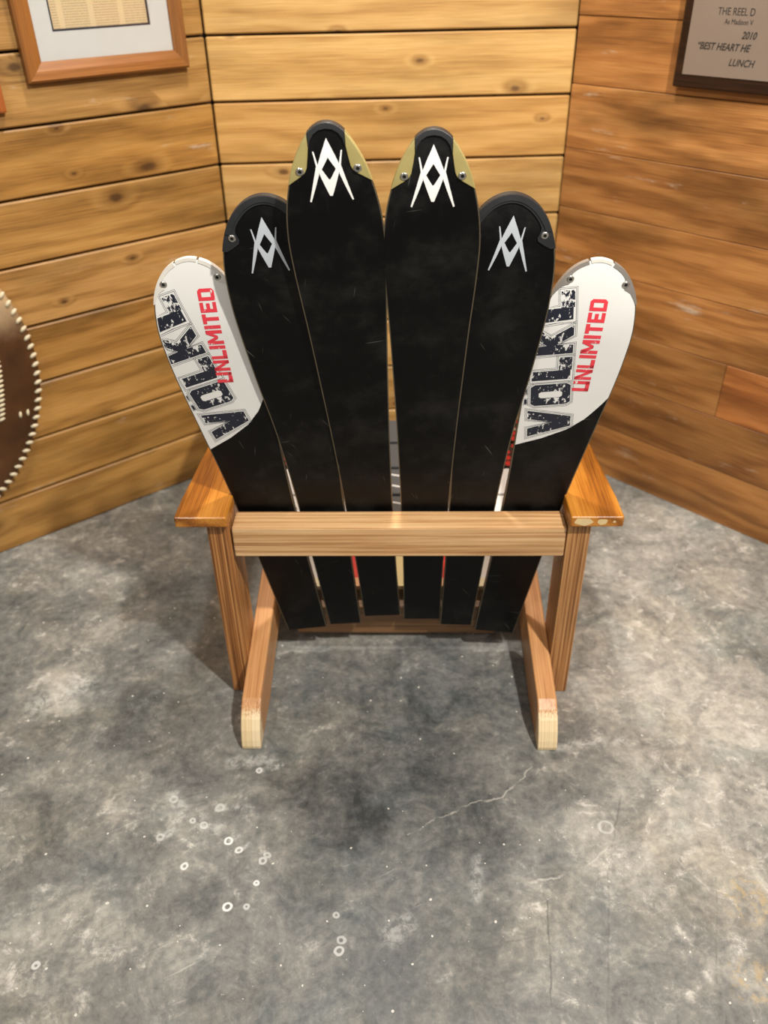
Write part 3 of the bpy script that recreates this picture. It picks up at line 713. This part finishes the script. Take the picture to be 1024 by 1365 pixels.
def settle(me, kind):
    # the nose curves away from the base: shorten its run accordingly
    if me.get('settled'): return me
    for v in me.vertices: v.co.y -= 0.36*bend(kind, v.co.y)
    me['settled'] = 1
    return me
SKIS = [('gold', -1, -.0535, -.054, -.001), ('gold', 1, .0500, .0022, -.012), ('black', -1, -.143, -.078, -.003), ('black', 1, .1385, .045, -.006), ('white', -1, -.2475, -.140, .001), ('white', 1, .249, .122, -.008)]
cache = {}
def boundary(x):
    pts = [(-.09, .142), (-.06, .156), (-.02, .174), (.02, .198), (.045, .223), (.064, .253), (.09, .304)]
    x = max(-.089, min(.089, x))
    for i in range(len(pts)-1):
        if pts[i][0] <= x <= pts[i+1][0]:
            t = (x-pts[i][0])/(pts[i+1][0]-pts[i][0]); return pts[i][1]*(1-t)+pts[i+1][1]*t
for kind, side, x0, m, ds in SKIS:
    if kind not in cache:
        P = loop_pts(kind); n = len(P)-1; tip = n//2
        c = cache[kind] = {}
        c['body'] = body_mesh(kind); c['base'] = face_mesh(kind, 0.0016, 0.0003)
        c['edge'] = strip(kind, 0, n, lambda i, P: 0.002, 0.0, -0.0022, 0.0002, 'edge')
        idx = lambda s, right=True: min(range(tip+1) if right else range(tip, n+1), key=lambda i: abs(P[i][1]-s))
        if kind == 'gold':
            a, b = idx(.6915), n-idx(.6915)
            out = [(x*1.012, y+.0006) for x, y in P[a:b+1]]
            c['cap'] = plate(out+[(-.0240, .6735), (-.0215, .683), (-.0165, .6905), (-.009, .6955), (0, .697), (.009, .6955), (.0165, .6905), (.0215, .683), (.0240, .6735)], kind, 0.0032, -0.0070, 'cap')
            lo_ = idx(.6225)
            rim = [(x*1.008, y) for x, y in P[lo_:a+1]]
            side_ = rim+[(.0250, .6735), (.0272, .659), (.0295, .647), (.0325, .6415), (.0390, .6365)]
            c['side_r'] = plate(side_, kind, 0.0024, -0.0062, 'side'); c['side_l'] = plate([(-x, y) for x, y in side_[::-1]], kind, 0.0024, -0.0062, 'side')
        elif kind == 'black':
            a = idx(.527); b = n-a
            def bw(i, P):
                s = P[i][1]
                lobe = math.exp(-((s-.548)/.010)**2)*0.011
                return 0.0115*min(1, (s-.524)/.012)+lobe
            c['cap'] = strip(kind, a, b, bw, 0.0026, -0.0072, 0.0010, 'cap')
            c['lip'] = strip(kind, idx(.556), n-idx(.556), lambda i, P: 0.0078, 0.0042, 0.002, 0.0006, 'lip')
        else:
            a = idx(.44); g1 = idx(.4995); b = n-a
            def sw(i, P):
                s = P[i][1]; t = (s-.436)/.06
                return 0.0052*min(1, max(.2, t*3))+math.exp(-((s-.470)/.0075)**2)*0.0085
            c['cap_r'] = strip(kind, a, g1, sw, 0.0016, -0.006, 0.0008, 'cap'); c['cap_l'] = strip(kind, n-g1, b, sw, 0.0016, -0.006, 0.0008, 'cap')
            c['cap_m'] = strip(kind, g1+1, n-g1-1, lambda i, P: 0.0045, 0.0015, -0.006, 0.0007, 'cap')
            c['print'] = face_mesh(kind, 0.0016, 0.0005, s_lo=boundary, name='white_base')
    c = cache[kind]
    a = rad(LEANS[kind]); th = math.atan(m)
    vd = Vector((0, -math.sin(a), math.cos(a))); X = Vector((1, 0, 0))
    yl = X*math.sin(th)+vd*math.cos(th); xl = X*math.cos(th)-vd*math.sin(th); zl = xl.cross(yl)
    og = Vector((x0, PIV.y, PIV.z))+yl*ds
    mt = Matrix(((xl.x, yl.x, zl.x, og.x), (xl.y, yl.y, zl.y, og.y), (xl.z, yl.z, zl.z, og.z), (0, 0, 0, 1)))
    ski = link('back_ski', c['body'], M['sidewall'], CH); ski.matrix_local = mt
    nm = {('gold', -1): 'tallest ski on the left with gold tip guard', ('gold', 1): 'ski with gold tip guard right of the centre gap', ('black', -1): 'black ski with black tip guard beside the left white tip',
          ('black', 1): 'black ski with black tip guard beside the right white tip', ('white', -1): 'outer left ski with white printed tip', ('white', 1): 'outer right ski with white printed tip'}
    ski['label'] = nm[(kind, side)]
    link('base', c['base'], M['base_black'], ski, smooth=True); link('steel_edge', c['edge'], M['steel'], ski)
    def screw(x, s, z):
        h = link('screw', SCREW, None, ski); h.location = (x, s-0.36*bend(kind, s), z-bend(kind, s)); return h
    if kind == 'gold':
        link('tip_cap', c['cap'], M['guard_black'], ski); link('tip_guard', c['side_r'], M['guard_gold'], ski); link('tip_guard', c['side_l'], M['guard_gold'], ski)
        for q in (-1, 1): screw(q*.0388, .644, .0026)
        link('emblem', poly_sheet(emblem_polys(), lambda q: (q[0]*1.05, q[1]*1.05+.6465), kind, .0006, 'emblem', .006), M['logo_white'], ski)
    elif kind == 'black':
        link('tip_cap', c['cap'], M['guard_black'], ski); link('cap_lip', c['lip'], M['guard_black'], ski)
        for q in (-1, 1): screw(q*.0500, .548, .0028)
        link('emblem', poly_sheet(emblem_polys(), lambda q: (q[0]-.003+ (.006 if side > 0 else 0), q[1]*1.04+.5365), kind, .0006, 'emblem', .006), M['logo_silver'], ski)
    else:
        link('white_base', c['print'], M['base_white'], ski, smooth=True)
        for q in ('cap_r', 'cap_l'): link('tip_guard', c[q] if side < 0 else silver_copy(c[q]), M['guard_silver'] if side > 0 else M['guard_white'], ski)
        link('tip_guard', c['cap_m'], M['guard_white'], ski)
        for q in (-1, 1): screw(q*.0425, .470, .0018)
        if side < 0: white_print(ski, kind, ((0.0185, 0.286), rad(4.6), 0.168, 0.026))
        else: white_print(ski, kind, ((0.0337, 0.278), rad(-3.9), 0.166, 0.027))

    for ob in [ski]+list(ski.children):
        if ob.data is not SCREW: settle(ob.data, kind)

# ------------------------------------------------------------------ things on the walls
def on_wall(name, wallobj, x):
    o = empty(name, (0, 0, 0)); o.location = wallobj.location+Vector((math.cos(wallobj.rotation_euler.z), math.sin(wallobj.rotation_euler.z), 0))*x
    o.rotation_euler = wallobj.rotation_euler
    return o
# --- framed newspaper clipping on the left wall (t measured from the corner)
t0, t1, z0, z1 = 0.0568, 0.4295, 1.0645, 1.56
FW, FD = 0.037, 0.022
fr = on_wall('picture_frame', wl, LW-t1); fr.location.z = z0
tag(fr, 'orange wooden picture frame holding a newspaper clipping in a white mat', 'picture frame')
W_, H_ = t1-t0, z1-z0
def moulding(p0, p1, p2, p3, mat):
    """mitred side: outer edge p0-p1, inner edge p3-p2; raised outside, sloping inwards"""
    bm = bmesh.new()
    def q(p, y): return bm.verts.new((p[0], y, p[1]))
    def mid(a, b, t): return (a[0]+(b[0]-a[0])*t, a[1]+(b[1]-a[1])*t)
    ends = []
    for a, b in ((p0, p3), (p1, p2)):
        ends.append([q(a, -0.002), q(a, -FD+0.004), q(mid(a, b, .12), -FD), q(mid(a, b, .55), -FD+0.002), q(b, -0.012), q(b, -0.002)])
    n = 6
    for i in range(n): bm.faces.new((ends[0][i], ends[0][(i+1) % n], ends[1][(i+1) % n], ends[1][i]))
    bm.faces.new(ends[0][::-1]); bm.faces.new(ends[1])
    return link('frame_side', to_mesh(bm, 'moulding'), mat, fr)
o_, i_ = [(0, 0), (W_, 0), (W_, H_), (0, H_)], [(FW, FW), (W_-FW*.85, FW), (W_-FW*.85, H_-FW), (FW, H_-FW)]
for k in range(4): moulding(o_[k], o_[(k+1) % 4], i_[(k+1) % 4], i_[k], M['oak'] if k % 2 == 0 else M['oak_z'])
def ring_board(x0, x1, z0_, z1_, X0, X1, Z0, Z1, y0, y1):
    """board with a window: outer X0..X1,Z0..Z1, opening x0..x1,z0..z1"""
    bm = bmesh.new()
    O = [(X0, Z0), (X1, Z0), (X1, Z1), (X0, Z1)]; I = [(x0, z0_), (x1, z0_), (x1, z1_), (x0, z1_)]
    L = [[bm.verts.new((p[0], y, p[1])) for p in q] for q in (O, I) for y in (y0, y1)]
    of, ob, jf, jb = L
    for k in range(4):
        j = (k+1) % 4
        bm.faces.new((of[k], of[j], jf[j], jf[k])); bm.faces.new((ob[k], jb[k], jb[j], ob[j]))
        bm.faces.new((of[k], ob[k], ob[j], of[j])); bm.faces.new((jf[k], jf[j], jb[j], jb[k]))
    return to_mesh(bm, 'board')
nx0, nx1, nz0, nz1 = 0.0755, 0.2960, 0.089, 0.42
link('mat_board', ring_board(nx0, nx1, nz0, nz1, FW*.9, W_-FW*.8, FW*.9, H_-FW*.9, -0.0085, -0.0065), M['mat_board'], fr)
link('mat_liner', ring_board(nx0+.004, nx1-.004, nz0+.004, nz1-.004, nx0-.002, nx1+.002, nz0-.002, nz1+.002, -0.0064, -0.0050), M['navy'], fr)
link('newspaper_clipping', box(nx0, nx1, -0.0045, -0.0035, nz0, nz1), M['news'], fr)
link('glass_pane', box(FW*.88, W_-FW*.75, -0.0112, -0.0098, FW*.88, H_-FW*.88), M['glass'], fr)
# --- small reddish plaque beside it
sp = on_wall('wooden_plaque', wl, LW-0.70); sp.location.z = 1.016
tag(sp, 'small reddish wooden plaque at the left edge, left of the picture frame', 'plaque')
link('board', box(0, 0.214, -0.017, -0.001, 0, 0.28, 0.004, 2), M['redwood'], sp)
link('plate', box(0.02, 0.200, -0.019, -0.0165, 0.02, 0.26, 0.0008), M['plate'], sp)
# --- laced leather disc
R_ = 0.395
dk = on_wall('hide_drum', wl, LW-0.957); dk.location.z = 0.505
tag(dk, 'round brown leather drum with cream lacing hung on the left wall', 'drum')
bm = bmesh.new(); n = 96
prof = [(R_-.004, -.002), (R_, -.010), (R_, -.022), (R_-.006, -.030), (R_-.03, -.033), (R_*.6, -.036), (R_*.25, -.038)]
rings = [[bm.verts.new((r*math.cos(2*math.pi*i/n), y, r*math.sin(2*math.pi*i/n))) for i in range(n)] for r, y in prof]
for a_, b_ in zip(rings, rings[1:]):
    for i in range(n): bm.faces.new((a_[i], a_[(i+1) % n], b_[(i+1) % n], b_[i]))
bm.faces.new(rings[0]); bm.faces.new(rings[-1])
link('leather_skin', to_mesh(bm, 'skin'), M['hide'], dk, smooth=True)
bm = bmesh.new()
def bead(c, d, ln, wd):
    d = d.normalized(); side = Vector((0, 1, 0)).cross(d)
    mt = Matrix(((d.x*ln, 0, side.x*wd, c.x), (d.y*ln, .004, side.y*wd, c.y), (d.z*ln, 0, side.z*wd, c.z), (0, 0, 0, 1)))
    bmesh.ops.create_icosphere(bm, subdivisions=1, radius=1.0, matrix=mt)
for i in range(108):
    t = 2*math.pi*i/108
    rd = Vector((math.cos(t), 0, math.sin(t))); tn = Vector((-math.sin(t), 0, math.cos(t)))
    bead(rd*(R_-.008)+Vector((0, -.031, 0)), rd+tn*.5, .0115, .0055)
o = link('rim_lacing', to_mesh(bm, 'lacing'), M['lace'], dk, smooth=True); o['kind'] = 'stuff'
bm = bmesh.new()
for i in range(27):
    z = -0.13+i*0.0115; x = 0.303-0.55*z*z-(0.13*max(0, -z))
    bead(Vector((x, -.036, z)), Vector((1, 0, .25)), .010, .0042)
for q in (0.320, 0.338): bead(Vector((q-.0, -.036, -.133)), Vector((.2, 0, 1)), .010, .004)
o = link('seam_lacing', to_mesh(bm, 'lacing'), M['lace'], dk, smooth=True); o['kind'] = 'stuff'
# --- award plaque on the right wall
pq = on_wall('award_plaque', wr, 0.2735); pq.location.z = 1.024
tag(pq, 'dark walnut award plaque with engraved metal plate on the right wall', 'plaque')
link('board', box(0, 0.305, -0.020, -0.0035, 0, 0.38, 0.004, 2), M['walnut'], pq)
link('plate', box(0.0205, 0.2845, -0.0215, -0.0195, 0.026, 0.355, 0.0006), M['plate'], pq)
def text(body, x, z, size, sx=1.0, shear=0.0, off=0.0):
    cu = bpy.data.curves.new('text', 'FONT'); cu.body = body; cu.size = size; cu.shear = shear; cu.extrude = 0.0002; cu.offset = off
    to = bpy.data.objects.new('tmp', cu); COL.objects.link(to)
    bpy.context.view_layer.update()
    me = bpy.data.meshes.new_from_object(to.evaluated_get(bpy.context.evaluated_depsgraph_get()))
    bpy.data.objects.remove(to); bpy.data.curves.remove(cu)
    o = link('engraved_line', me, M['plate_ink'], pq)
    o.location = (x, -0.0217, z); o.rotation_euler = (rad(90), 0, 0); o.scale = (sx, 1, 1)
    return o
text('THE REEL D', 0.0775, 0.139, 0.0190, 0.80)
text('As Madison V', 0.0960, 0.1230, 0.0135, 0.80)
text('2010', 0.1380, 0.0985, 0.0185, 0.82, 0.25, 0.0003)
text('\u201cBEST HEART HE', 0.0440, 0.0760, 0.0185, 0.84, 0.25, 0.0003)
text('LUNCH', 0.1210, 0.0490, 0.0185, 0.86, 0.25, 0.0002)
